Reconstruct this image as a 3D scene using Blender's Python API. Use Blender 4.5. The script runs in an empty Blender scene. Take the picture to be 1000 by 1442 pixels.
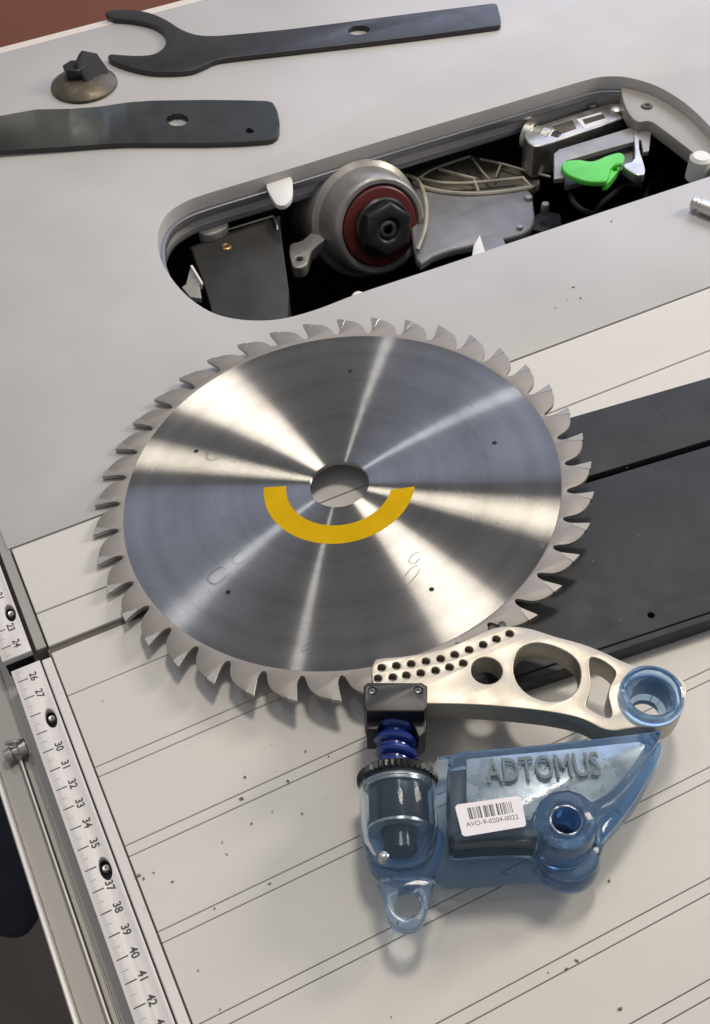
import bpy, bmesh, math, random
from mathutils import Vector, Matrix
random.seed(7)
sc = bpy.context.scene
COL = sc.collection
S = 0.01                      # everything below is written in centimetres
PI = math.pi

# ------------------------------------------------------------------ camera
F = 1649.84
RGT = Vector((0.89782313, -0.43941216, -0.02881976))
DWN = Vector((-0.35652398, -0.68692924, -0.63326051))
FWD = Vector((0.25846523, 0.57883087, -0.77340193))
CAM = Vector((2.4473923, -24.396094, 45.888504))
cd = bpy.data.cameras.new('camera'); cam = bpy.data.objects.new('camera', cd); COL.objects.link(cam)
cd.sensor_fit = 'HORIZONTAL'; cd.sensor_width = 36.0; cd.lens = F / 1000 * 36.0
cd.clip_start = 0.01; cd.clip_end = 50
m = Matrix((RGT, -DWN, -FWD)).transposed().to_4x4(); m.translation = CAM * S
cam.matrix_world = m
sc.camera = cam

# ------------------------------------------------------------------ world and lamps
w = bpy.data.worlds.new('World'); sc.world = w; w.use_nodes = True
w.node_tree.nodes['Background'].inputs[0].default_value = (0.95, 0.96, 1.0, 1)
w.node_tree.nodes['Background'].inputs[1].default_value = 0.31
sc.view_settings.view_transform = 'Standard'; sc.view_settings.look = 'None'
sc.view_settings.exposure = -0.05; sc.view_settings.gamma = 1.0
TGT = Vector((18, 8, 0))
def lamp(name, d, dist, size, power, col, sy=None):
    l = bpy.data.lights.new(name, 'AREA'); o = bpy.data.objects.new(name, l); COL.objects.link(o)
    d = Vector(d).normalized(); p = TGT + d * dist
    l.shape = 'RECTANGLE' if sy else 'DISK'; l.size = size * S
    if sy: l.size_y = sy * S
    l.energy = power; l.color = col
    o.location = p * S
    o.rotation_euler = (-d).to_track_quat('-Z', 'Y').to_euler()
lamp('ceiling_lamp', (0.235, 0.26, 0.94), 190, 33, 14.0, (1.0, 0.91, 0.79))
lamp('side_window', (0.87, 0.01, 0.49), 190, 40, 20.0, (1.0, 0.91, 0.76), 52)
lamp('far_ceiling_lamp', (-0.25, 0.20, 0.95), 210, 8, 1.5, (1.0, 0.97, 0.93))
lamp('back_lamp', (-0.13, 0.62, 0.77), 220, 8, 1.4, (0.90, 0.94, 1.0))
lamp('far_window', (0.66, 0.64, 0.40), 150, 120, 7.0, (0.60, 0.69, 1.0))

# ------------------------------------------------------------------ helpers
def px(u, v, z=0.0):
    """point of the photograph (1000 x 1442) taken to the real plane at height z"""
    d = RGT * ((u - 500) / F) + DWN * ((v - 721) / F) + FWD
    t = (z - CAM.z) / d.z
    return CAM + d * t
def pxs(pts, z=0.0): return [px(u, v, z) for u, v in pts]
def cr(pts, n=5, closed=True):
    out = []; N = len(pts); P = [Vector(p) for p in pts]
    for i in range(N if closed else N - 1):
        a = P[(i - 1) % N] if closed or i > 0 else P[i]
        b = P[i]; c = P[(i + 1) % N]
        d = P[(i + 2) % N] if closed or i + 2 < N else c
        for k in range(n):
            t = k / n
            out.append(0.5 * ((2 * b) + (c - a) * t + (2 * a - 5 * b + 4 * c - d) * t * t + (3 * b - a - 3 * c + d) * t ** 3))
    if not closed: out.append(P[-1])
    return out
def circ(c, r, n=24, ry=None, rot=0.0):
    ry = r if ry is None else ry
    res = []
    for i in range(n):
        a = 2 * PI * i / n; x, y = r * math.cos(a), ry * math.sin(a)
        res.append(Vector((c[0] + x * math.cos(rot) - y * math.sin(rot), c[1] + x * math.sin(rot) + y * math.cos(rot), 0)))
    return res
def srgb(r, g, b):
    f = lambda c: c / 12.92 if c <= 0.04045 else ((c + 0.055) / 1.055) ** 2.4
    return tuple(f(x / 255) for x in (r, g, b))

MW = {}                         # world matrix (cm) of every parent
def props(o, label=None, cat=None, group=None, kind=None):
    if label: o['label'] = label
    if cat: o['category'] = cat
    if group: o['group'] = group
    if kind: o['kind'] = kind
    return o
def thing(name, label, cat, M=None, group=None):
    o = bpy.data.objects.new(name, None); COL.objects.link(o)
    M = M if M is not None else Matrix.Identity(4)
    MW[o] = M
    Mm = M.copy(); Mm.translation = M.translation * S
    o.matrix_world = Mm
    o.empty_display_size = 0.02
    return props(o, label, cat, group)
def at(v): return Matrix.Translation(Vector(v))
def link(name, me, mat, parent=None, local=False, smooth=35, origin=None):
    """me holds centimetres; world space unless local"""
    M = MW[parent] if parent is not None else (at(origin) if origin is not None else Matrix.Identity(4))
    if not local: me.transform(M.inverted())
    me.transform(Matrix.Scale(S, 4))
    me.name = name
    if mat is not None:
        if not me.materials: me.materials.append(mat)
        else: me.materials[0] = mat
    if smooth:
        me.shade_smooth(); me.set_sharp_from_angle(angle=math.radians(smooth))
    else: me.shade_flat()
    me.update()
    o = bpy.data.objects.new(name, me); COL.objects.link(o)
    if parent is not None: o.parent = parent
    else: o.location = M.translation * S
    MW[o] = M
    return o
def share(src, name, parent, M=None):
    """a copy of a piece sharing its mesh; M is its local matrix (cm)"""
    c = src.copy(); c.name = name; COL.objects.link(c); c.parent = parent
    if M is not None:
        Mm = M.copy(); Mm.translation = M.translation * S; c.matrix_local = Mm
    MW[c] = MW[parent]
    return c
def bm2me(bm):
    bmesh.ops.recalc_face_normals(bm, faces=bm.faces[:])
    me = bpy.data.meshes.new('m'); bm.to_mesh(me); bm.free(); return me
def prism(outer, z0, z1, holes=(), bev=0.0, seg=1):
    """outline extruded between two heights, with through holes and rounded edges"""
    cu = bpy.data.curves.new('c', 'CURVE'); cu.dimensions = '2D'; cu.fill_mode = 'BOTH'
    for k, ring in enumerate([outer] + list(holes)):
        s = cu.splines.new('POLY'); s.points.add(len(ring) - 1); s.use_cyclic_u = True
        for i, p in enumerate(ring): s.points[i].co = (p[0], p[1], 0, 1)
    h = (z1 - z0) / 2
    cu.extrude = max(h - bev, 1e-4); cu.bevel_depth = bev; cu.bevel_resolution = seg; cu.offset = -bev
    o = bpy.data.objects.new('c', cu); COL.objects.link(o)
    dg = bpy.context.evaluated_depsgraph_get(); dg.update()
    me = bpy.data.meshes.new_from_object(o.evaluated_get(dg), depsgraph=dg)
    bpy.data.objects.remove(o); bpy.data.curves.remove(cu)
    me.materials.clear()
    bm = bmesh.new(); bm.from_mesh(me); bpy.data.meshes.remove(me)
    bmesh.ops.remove_doubles(bm, verts=bm.verts[:], dist=1e-4)
    bmesh.ops.translate(bm, verts=bm.verts[:], vec=(0, 0, (z0 + z1) / 2))
    return bm2me(bm)
def box(x0, x1, y0, y1, z0, z1, bev=0.0, seg=1):
    bm = bmesh.new(); bmesh.ops.create_cube(bm, size=1)
    for v in bm.verts: v.co = Vector(((x0 + x1) / 2 + v.co.x * (x1 - x0), (y0 + y1) / 2 + v.co.y * (y1 - y0), (z0 + z1) / 2 + v.co.z * (z1 - z0)))
    if bev: bmesh.ops.bevel(bm, geom=bm.edges[:], offset=bev, segments=seg, profile=0.5, affect='EDGES')
    return bm2me(bm)
def lathe(prof, n=48, M=None, a0=0, a1=2 * PI):
    """(r, z) profile turned about local z"""
    bm = bmesh.new(); full = abs(a1 - a0 - 2 * PI) < 1e-6
    cnt = n if full else n + 1; rings = []
    for i in range(cnt):
        a = a0 + (a1 - a0) * i / n
        rings.append([bm.verts.new((r * math.cos(a), r * math.sin(a), z)) for r, z in prof])
    for i in range(n):
        A, B = rings[i], rings[(i + 1) % cnt]
        for k in range(len(prof) - 1): bm.faces.new((A[k], B[k], B[k + 1], A[k + 1]))
    bmesh.ops.remove_doubles(bm, verts=bm.verts[:], dist=1e-5)
    if M is not None: bm.transform(M)
    return bm2me(bm)
def tube(path, r, n=10, closed=False):
    P = [Vector(p) for p in path]; bm = bmesh.new(); rings = []; N = len(P)
    up = Vector((0.13, 0.21, 0.97)).normalized()
    for i, p in enumerate(P):
        a = P[(i - 1) % N] if closed or i else p; b = P[(i + 1) % N] if closed or i < N - 1 else p
        t = (b - a).normalized(); x = t.cross(up).normalized(); y = x.cross(t)
        rr = r[i] if isinstance(r, (list, tuple)) else r
        rings.append([bm.verts.new(p + (x * math.cos(2 * PI * k / n) + y * math.sin(2 * PI * k / n)) * rr) for k in range(n)])
    for i in range(N if closed else N - 1):
        A, B = rings[i], rings[(i + 1) % N]
        for k in range(n): bm.faces.new((A[k], A[(k + 1) % n], B[(k + 1) % n], B[k]))
    if not closed: bm.faces.new(rings[0]); bm.faces.new(rings[-1])
    return bm2me(bm)
def join(mes):
    bm = bmesh.new()
    for me in mes: bm.from_mesh(me); bpy.data.meshes.remove(me)
    me = bpy.data.meshes.new('m'); bm.to_mesh(me); bm.free(); return me
def text(s, size, M, extrude=0.0, bev=0.0, space=1.0, off=0.0):
    cu = bpy.data.curves.new('t', 'FONT'); cu.body = s; cu.size = size; cu.align_x = 'CENTER'; cu.align_y = 'CENTER'
    cu.extrude = extrude; cu.bevel_depth = bev; cu.space_character = space; cu.offset = off; cu.resolution_u = 3
    o = bpy.data.objects.new('t', cu); COL.objects.link(o)
    dg = bpy.context.evaluated_depsgraph_get(); dg.update()
    me = bpy.data.meshes.new_from_object(o.evaluated_get(dg), depsgraph=dg)
    bpy.data.objects.remove(o); bpy.data.curves.remove(cu)
    me.materials.clear(); me.transform(M); return me
def rotz(a): return Matrix.Rotation(a, 4, 'Z')
def frame(o, zaxis, xhint=(1, 0, 0)):
    z = Vector(zaxis).normalized(); x = Vector(xhint); x = (x - z * x.dot(z)).normalized(); y = z.cross(x)
    M = Matrix((x, y, z)).transposed().to_4x4(); M.translation = Vector(o); return M

# ------------------------------------------------------------------ materials
def mat(name, col, rough=0.5, metal=0.0, var=0.0, vscale=30.0, bump=0.0, bscale=400.0, rvar=0.0, stretch=None, spec=0.5, coat=0.0, col2=None):
    m = bpy.data.materials.new(name); m.use_nodes = True; nt = m.node_tree; N = nt.nodes; L = nt.links
    b = N['Principled BSDF']
    b.inputs['Base Color'].default_value = (*col, 1); b.inputs['Roughness'].default_value = rough
    b.inputs['Metallic'].default_value = metal; b.inputs['Specular IOR Level'].default_value = spec
    b.inputs['Coat Weight'].default_value = coat
    if var or bump or rvar:
        tc = N.new('ShaderNodeTexCoord'); mp = N.new('ShaderNodeMapping'); L.new(tc.outputs['Object'], mp.inputs[0])
        if stretch: mp.inputs['Scale'].default_value = stretch
        def noise(s, d=5):
            t = N.new('ShaderNodeTexNoise'); t.inputs['Scale'].default_value = s; t.inputs['Detail'].default_value = d
            L.new(mp.outputs[0], t.inputs['Vector']); return t
        if var:
            t = noise(vscale, 6); mx = N.new('ShaderNodeMix'); mx.data_type = 'RGBA'
            mr = N.new('ShaderNodeMapRange'); mr.inputs[1].default_value = 0.3; mr.inputs[2].default_value = 0.7
            L.new(t.outputs['Fac'], mr.inputs[0]); L.new(mr.outputs[0], mx.inputs[0])
            c2 = col2 if col2 else tuple(c * (1 - var) for c in col)
            c1 = col if col2 else tuple(min(1, c * (1 + var * 0.5)) for c in col)
            mx.inputs[6].default_value = (*c2, 1); mx.inputs[7].default_value = (*c1, 1)
            L.new(mx.outputs[2], b.inputs['Base Color'])
        if rvar:
            t = noise(vscale * 1.7, 4); mr = N.new('ShaderNodeMapRange')
            mr.inputs[1].default_value = 0.3; mr.inputs[2].default_value = 0.7
            mr.inputs[3].default_value = max(0.02, rough - rvar); mr.inputs[4].default_value = rough + rvar
            L.new(t.outputs['Fac'], mr.inputs[0]); L.new(mr.outputs[0], b.inputs['Roughness'])
        if bump:
            t = noise(bscale, 3); bp = N.new('ShaderNodeBump'); bp.inputs['Strength'].default_value = bump; bp.inputs['Distance'].default_value = 0.001
            L.new(t.outputs['Fac'], bp.inputs['Height']); L.new(bp.outputs[0], b.inputs['Normal'])
    return m
M = {}
M['plate'] = mat('grey_lacquer', (0.49, 0.475, 0.468), 0.42, var=0.09, vscale=11, bump=0.05, bscale=1500, rvar=0.06)
M['strip'] = mat('pale_anodised_strip', (0.635, 0.61, 0.575), 0.50, var=0.06, vscale=14, bump=0.05, bscale=700, stretch=(0.15, 1, 1), rvar=0.08)
M['edge'] = mat('edge_trim', (0.72, 0.66, 0.62), 0.35)
M['groove'] = mat('groove_shadow_gap', (0.13, 0.115, 0.10), 0.7)
M['ruler'] = mat('white_ruler_band', (0.70, 0.67, 0.66), 0.42, var=0.06, vscale=40)
M['print'] = mat('black_print', (0.06, 0.055, 0.05), 0.5)
M['faint_print'] = mat('worn_print', (0.42, 0.39, 0.38), 0.5)
M['alu'] = mat('aluminium', (0.62, 0.60, 0.57), 0.42, 1.0, var=0.1, vscale=25, rvar=0.1, stretch=(1, 0.1, 1))
M['rail'] = mat('aged_aluminium_rail', (0.40, 0.38, 0.355), 0.45, 0.6, var=0.2, vscale=20, rvar=0.1, stretch=(1, 0.1, 1))
M['lip'] = mat('polished_lip', (0.80, 0.77, 0.72), 0.35, 0.7)
M['floor'] = mat('grey_brown_floor', (0.17, 0.135, 0.115), 0.6, var=0.45, vscale=6, stretch=(1, 0.25, 1))
M['wood'] = mat('red_brown_wood', (0.20, 0.062, 0.028), 0.5, var=0.3, vscale=4, stretch=(0.2, 1, 1))
M['navy'] = mat('navy_cloth', (0.018, 0.020, 0.035), 0.8, var=0.3, vscale=30, bump=0.3)
M['black'] = mat('black_oxide_steel', (0.018, 0.017, 0.017), 0.38, 0.0, var=0.35, vscale=60, bump=0.08, bscale=900, rvar=0.08, spec=0.6)
M['green_black'] = mat('dark_green_black_steel', (0.017, 0.020, 0.018), 0.42, 0.0, var=0.3, vscale=50, bump=0.06, bscale=900, rvar=0.08, spec=0.6)
M['board'] = mat('black_board', (0.036, 0.038, 0.044), 0.50, var=0.25, vscale=35, bump=0.06, bscale=1300, rvar=0.06, spec=0.25)
M['slot_dark'] = mat('dark_slot', (0.006, 0.006, 0.007), 0.8)
M['bronze'] = mat('worn_bronze', (0.13, 0.11, 0.08), 0.45, 0.6, var=0.35, vscale=120, rvar=0.1)
M['knob'] = mat('dark_steel_nut', (0.022, 0.022, 0.025), 0.40, 0.3, var=0.3, vscale=100)
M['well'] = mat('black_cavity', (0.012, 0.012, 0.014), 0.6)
M['hood'] = mat('dusty_black_hood', (0.030, 0.029, 0.028), 0.55, var=0.5, vscale=35, rvar=0.1)
M['cast'] = mat('grey_cast_metal', (0.34, 0.325, 0.31), 0.45, 0.5, var=0.25, vscale=50, bump=0.1, bscale=500, rvar=0.1)
M['cast_dark'] = mat('dark_grey_casting', (0.25, 0.25, 0.27), 0.5, 0.3, var=0.25, vscale=40, bump=0.1, bscale=500)
M['corner'] = mat('beige_cast_corner', (0.36, 0.34, 0.305), 0.5, 0.2, var=0.12, vscale=40)
M['rim'] = mat('slot_rim_metal', (0.27, 0.275, 0.31), 0.35, 0.6, var=0.15, vscale=30)
M['red'] = mat('red_ring', (0.12, 0.016, 0.013), 0.45, var=0.2, vscale=80)
M['lever'] = mat('green_plastic', (0.10, 0.60, 0.075), 0.35, var=0.1, vscale=60)
M['white'] = mat('white_plastic', (0.75, 0.74, 0.72), 0.4, var=0.06, vscale=50)
M['clearish'] = mat('milky_plastic', (0.32, 0.31, 0.29), 0.25, var=0.3, vscale=90)
M['brass'] = mat('brass', (0.42, 0.26, 0.12), 0.35, 0.9)
M['zinc'] = mat('zinc_plate', (0.60, 0.58, 0.55), 0.36, 0.9, var=0.2, vscale=70, rvar=0.1)
M['rib'] = mat('dusty_grey_rib', (0.40, 0.37, 0.31), 0.55, var=0.25, vscale=60)
M['olive'] = mat('dusty_casting_pocket', (0.13, 0.118, 0.095), 0.6, var=0.3, vscale=40)
M['pawl'] = mat('milled_aluminium', (0.44, 0.405, 0.35), 0.44, 0.8, var=0.08, vscale=40, rvar=0.08, bump=0.05, bscale=900)
M['spring'] = mat('blue_bellows', (0.012, 0.035, 0.20), 0.22, coat=0.4)
M['bracket'] = mat('black_plastic', (0.012, 0.012, 0.014), 0.4, var=0.2, vscale=80)
M['gunmetal'] = mat('gunmetal', (0.035, 0.038, 0.042), 0.22, 0.6, var=0.2, vscale=60)
M['bracket_dull'] = mat('dull_dark_steel', (0.028, 0.027, 0.029), 0.7, 0.0, var=0.3, vscale=80, spec=0.3)
M['steel'] = mat('dark_steel', (0.22, 0.22, 0.225), 0.28, 1.0, var=0.2, vscale=60)
M['foil'] = mat('silver_plate_inside', (0.58, 0.58, 0.56), 0.30, 0.85, var=0.25, vscale=80, rvar=0.12)
M['sticker'] = mat('white_sticker', (0.78, 0.75, 0.78), 0.45)
M['yellow'] = mat('yellow_print', (0.63, 0.385, 0.003), 0.6, var=0.10, vscale=60, spec=0.06)
M['ring'] = mat('matt_tooth_ring', (0.30, 0.275, 0.255), 0.55, 0.5, var=0.10, vscale=60, bump=0.04, bscale=1500, rvar=0.05)
M['carbide'] = mat('carbide', (0.38, 0.36, 0.335), 0.33, 0.8, var=0.15, vscale=150)
M['etch'] = mat('etched_mark', (0.16, 0.155, 0.15), 0.5, 0.6)
M['hole'] = mat('black_pin_hole', (0.008, 0.008, 0.008), 0.8)
M['speck'] = mat('brown_debris', (0.20, 0.16, 0.12), 0.8, var=0.5, vscale=200)
M['letters'] = mat('blue_grey_letter', (0.17, 0.21, 0.23), 0.6, 0.0, spec=0.2)

def mat_blue(name, col, rough, ior=1.42, mixt=0.25):
    m = bpy.data.materials.new(name); m.use_nodes = True; nt = m.node_tree; N = nt.nodes; L = nt.links
    b = N['Principled BSDF']; b.inputs['Base Color'].default_value = (*col, 1); b.inputs['Roughness'].default_value = rough
    b.inputs['Transmission Weight'].default_value = 1.0; b.inputs['IOR'].default_value = ior
    d = N.new('ShaderNodeBsdfPrincipled'); d.inputs['Base Color'].default_value = (col[0] * 0.55, col[1] * 0.66, col[2] * 0.82, 1); d.inputs['Roughness'].default_value = 0.2
    mx = N.new('ShaderNodeMixShader'); mx.inputs[0].default_value = mixt
    tc = N.new('ShaderNodeTexCoord'); t = N.new('ShaderNodeTexNoise'); t.inputs['Scale'].default_value = 90; L.new(tc.outputs['Object'], t.inputs['Vector'])
    bp = N.new('ShaderNodeBump'); bp.inputs['Strength'].default_value = 0.12; bp.inputs['Distance'].default_value = 0.002
    L.new(t.outputs['Fac'], bp.inputs['Height']); L.new(bp.outputs[0], b.inputs['Normal']); L.new(bp.outputs[0], d.inputs['Normal'])
    L.new(b.outputs[0], mx.inputs[1]); L.new(d.outputs[0], mx.inputs[2]); L.new(mx.outputs[0], N['Material Output'].inputs[0])
    return m
M['blue'] = mat_blue('translucent_blue_resin', (0.70, 0.85, 1.0), 0.05, 1.26, 0.08)
M['clear_blue'] = mat_blue('clear_blue_shell', (0.84, 0.92, 1.0), 0.03, 1.18, 0.04)
M['hole_blocker_navy'] = mat('hole_blocker_navy', (0.03, 0.075, 0.16), 0.6, spec=0.1)
M['blue_deep'] = mat_blue('deeper_blue_resin', (0.50, 0.72, 0.98), 0.07, 1.31, 0.15)

def mat_brushed():
    m = bpy.data.materials.new('turned_steel'); m.use_nodes = True; nt = m.node_tree; N = nt.nodes; L = nt.links
    N.remove(N['Principled BSDF']); out = N['Material Output']
    tg = N.new('ShaderNodeTangent'); tg.direction_type = 'RADIAL'; tg.axis = 'Z'
    tc = N.new('ShaderNodeTexCoord'); sp = N.new('ShaderNodeSeparateXYZ'); L.new(tc.outputs['Object'], sp.inputs[0])
    cx = N.new('ShaderNodeCombineXYZ'); L.new(sp.outputs[0], cx.inputs[0]); L.new(sp.outputs[1], cx.inputs[1])
    ln = N.new('ShaderNodeVectorMath'); ln.operation = 'LENGTH'; L.new(cx.outputs[0], ln.inputs[0])
    nr = N.new('ShaderNodeTexNoise'); nr.noise_dimensions = '1D'; nr.inputs['Scale'].default_value = 900; nr.inputs['Detail'].default_value = 6; L.new(ln.outputs['Value'], nr.inputs['W'])
    ns = N.new('ShaderNodeTexNoise'); ns.inputs['Scale'].default_value = 22; ns.inputs['Detail'].default_value = 5; L.new(tc.outputs['Object'], ns.inputs['Vector'])
    mx = N.new('ShaderNodeMix'); mx.data_type = 'RGBA'; mx.inputs[6].default_value = (0.43, 0.42, 0.41, 1); mx.inputs[7].default_value = (0.55, 0.535, 0.52, 1)
    sm = N.new('ShaderNodeMath'); sm.operation = 'MULTIPLY_ADD'; sm.inputs[1].default_value = 0.5
    L.new(ns.outputs['Fac'], sm.inputs[0]); h = N.new('ShaderNodeMath'); h.operation = 'MULTIPLY'; h.inputs[1].default_value = 0.5; L.new(nr.outputs['Fac'], h.inputs[0]); L.new(h.outputs[0], sm.inputs[2])
    L.new(sm.outputs[0], mx.inputs[0])
    # wide dull bands and stains left on the steel
    nb = N.new('ShaderNodeTexNoise'); nb.noise_dimensions = '1D'; nb.inputs['Scale'].default_value = 75; nb.inputs['Detail'].default_value = 2; L.new(ln.outputs['Value'], nb.inputs['W'])
    nw = N.new('ShaderNodeTexNoise'); nw.inputs['Scale'].default_value = 34; nw.inputs['Detail'].default_value = 7; nw.inputs['Roughness'].default_value = 0.6; nw.inputs['Distortion'].default_value = 0.6; L.new(tc.outputs['Object'], nw.inputs['Vector'])
    pr = N.new('ShaderNodeMath'); pr.operation = 'ADD'; L.new(nb.outputs['Fac'], pr.inputs[0]); L.new(nw.outputs['Fac'], pr.inputs[1])
    mb = N.new('ShaderNodeMapRange'); mb.inputs[1].default_value = 0.75; mb.inputs[2].default_value = 1.25; mb.inputs[3].default_value = 0.78; mb.inputs[4].default_value = 1.0; L.new(pr.outputs[0], mb.inputs[0])
    ml = N.new('ShaderNodeMix'); ml.data_type = 'RGBA'; ml.blend_type = 'MULTIPLY'; ml.inputs[0].default_value = 1.0
    L.new(mx.outputs[2], ml.inputs[6]); L.new(mb.outputs[0], ml.inputs[7])
    def lobe(r0, r1, an):
        g = N.new('ShaderNodeBsdfAnisotropic'); g.distribution = 'GGX'
        mr = N.new('ShaderNodeMapRange'); mr.inputs[1].default_value = 0.3; mr.inputs[2].default_value = 0.75; mr.inputs[3].default_value = r0; mr.inputs[4].default_value = r1 + 0.01
        L.new(ns.outputs['Fac'], mr.inputs[0]); L.new(mr.outputs[0], g.inputs['Roughness'])
        g.inputs['Anisotropy'].default_value = an; g.inputs['Rotation'].default_value = 0.0
        L.new(tg.outputs[0], g.inputs['Tangent']); L.new(ml.outputs[2], g.inputs['Color']); return g
    a = lobe(0.25, 0.285, 0.905); b = lobe(0.36, 0.42, 0.83)
    ms = N.new('ShaderNodeMixShader'); ms.inputs[0].default_value = 0.34
    L.new(a.outputs[0], ms.inputs[1]); L.new(b.outputs[0], ms.inputs[2]); L.new(ms.outputs[0], out.inputs[0])
    return m
M['brushed'] = mat_brushed()

# ------------------------------------------------------------------ surroundings
def sheet(name, x0, x1, y0, y1, z, m, label=None):
    bm = bmesh.new(); bm.faces.new([bm.verts.new(p) for p in ((x0, y0, z), (x1, y0, z), (x1, y1, z), (x0, y1, z))])
    return link(name, bm2me(bm), m, smooth=0)
props(sheet('floor', -400, 400, -300, 500, -86, M['floor']), kind='structure')

Z1 = 0.06                       # the fixed table lies a hair above the sliding table
# ------------------------------------------------------------------ fixed saw table
saw = thing('saw_table', 'grey lacquered machine table top with a long round-ended slot', 'saw table', at((40, 40, 0)))
slot_px = [(222, 340), (224, 322), (234, 303), (255, 287), (290, 273), (400, 240), (500, 209.5), (600, 179.5), (700, 150), (780, 126), (830, 111.5), (855, 107.5), (885, 109), (925, 121), (965, 145), (1000, 178), (1028, 212), (1036, 228), (1028, 238), (1000, 248), (880, 287.5), (750, 331), (620, 375), (505, 413), (450, 434), (405, 447), (370, 451), (330, 448.5), (295, 438), (262, 415), (237, 385), (225, 360)]
slot = cr(pxs(slot_px, Z1), 4)
YE = 62.55
link('table_plate', prism([Vector((1.32, 15.74, 0)), Vector((110, 15.74, 0)), Vector((110, YE, 0)), Vector((1.32, YE, 0))], -2.3, Z1, [slot], 0.035, 1), M['plate'], saw)
# the back edge carries a thin trim line
link('edge_trim', box(1.32, 110, YE + 0.08, YE + 0.5, -2.3, Z1, 0.04), M['edge'], saw)
link('edge_trim', box(1.32, 110, YE + 0.56, YE + 1.0, -2.3, Z1 - 0.05, 0.04), M['edge'], saw)
# rim inside the slot
def inset(ring, d):
    n = len(ring); out = []
    for i in range(n):
        a, b, c = ring[i - 1], ring[i], ring[(i + 1) % n]
        t = (c - a); t.z = 0; t.normalize(); nn = Vector((-t.y, t.x, 0))
        out.append(b + nn * d)
    return out
area = sum(slot[i].x * slot[(i + 1) % len(slot)].y - slot[(i + 1) % len(slot)].x * slot[i].y for i in range(len(slot)))
sg = 1 if area > 0 else -1
link('slot_rim', prism(inset(slot, -0.3 * sg), -1.5, -0.95, [inset(slot, 0.30 * sg)], 0.05), M['rim'], saw)
link('slot_rim', prism(inset(slot, -0.3 * sg), -2.6, -2.31, [inset(slot, 0.12 * sg)], 0.05), M['rim'], saw)
# cavity under the table
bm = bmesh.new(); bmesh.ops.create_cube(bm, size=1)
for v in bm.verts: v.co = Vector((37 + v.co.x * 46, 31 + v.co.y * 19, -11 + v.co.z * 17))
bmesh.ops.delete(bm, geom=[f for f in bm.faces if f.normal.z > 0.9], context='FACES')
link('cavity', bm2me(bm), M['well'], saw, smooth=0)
# bright corner plate at the right end
zc = -0.75
corner = [(868, 104), (892, 104), (940, 118), (985, 148), (1025, 190), (1045, 235), (1010, 246), (990, 226), (960, 202), (928, 178), (914, 170), (898, 171), (886, 160), (878, 142), (874, 122)]
cpl = link('corner_plate', prism(cr(pxs(corner, zc), 3), zc - 1.0, zc, [], 0.06, 2), M['corner'], saw)
p = px(911, 150, zc)
link('countersunk_screw', lathe([(0, 0.03), (0.16, 0.03), (0.17, 0.10), (0.34, 0.12), (0.40, 0.05), (0.42, 0.0)], 20, at(p)), M['bronze'], cpl)
p = px(986, 228, -0.6)
link('lug', join([lathe([(0, 0.5), (0.55, 0.5), (0.75, 0.3), (0.78, -1.2)], 20, at(p)), box(p.x, p.x + 1.6, p.y - 0.7, p.y + 0.4, -1.8, -0.5, 0.1)]), M['white'], saw)
# white clip hooked over the rim
a = pxs([(375, 256), (408, 247), (412, 275), (405, 287), (395, 290), (386, 284)], -0.6)
link('rim_clip', prism(cr(a, 3), -0.9, -0.55, [], 0.05), M['white'], saw)
p = px(505, 414, Z1)
link('edge_nib', lathe([(0, 0.05), (0.3, 0.03), (0.42, -0.1), (0.45, -1.0), (0, -1.0)], 20, at((p.x, p.y, 0))), M['white'], saw)

# ------------------------------------------------------------------ sliding / fixed strips
fx = thing('fixed_strip_table', 'two pale plain strips between grey table plate and wide dark gap', 'machine table', at((30, 12, 0)))
for y0, y1 in ((11.30, 15.63), (9.22, 11.24)):
    link('table_strip', box(1.5, 110, y0, y1, -1.5, Z1, 0.03), M['strip'], fx)
link('groove_bed', box(1.4, 110, 9.3, 15.72, -2.2, -0.25), M['groove'], fx)
sl = thing('sliding_table', 'pale aluminium sliding table top with paired thin grooves', 'sliding table', at((30, -8, 0)))
ys = [8.86, 6.28, 2.30, 1.80, -1.69, -2.20, -5.66, -6.15, -9.62, -10.12, -13.57, -14.08, -16.78, -17.32, -21.3, -21.8, -28]
for i in range(len(ys) - 1):
    g = 0.017
    link('table_strip', box(1.5, 110, ys[i + 1] + g, ys[i] - g, -1.5, 0.0, 0.022), M['strip'], sl)
link('groove_bed', box(1.4, 110, -28, 9.2, -2.4, -0.14), M['groove'], sl)
link('end_strip', box(0.98, 1.42, -28, 8.7, -1.5, -0.03, 0.04), M['ruler'], sl)
link('end_strip', box(0.92, 1.42, 9.3, 40, -1.5, 0.0, 0.04), M['rail'], fx)

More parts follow.
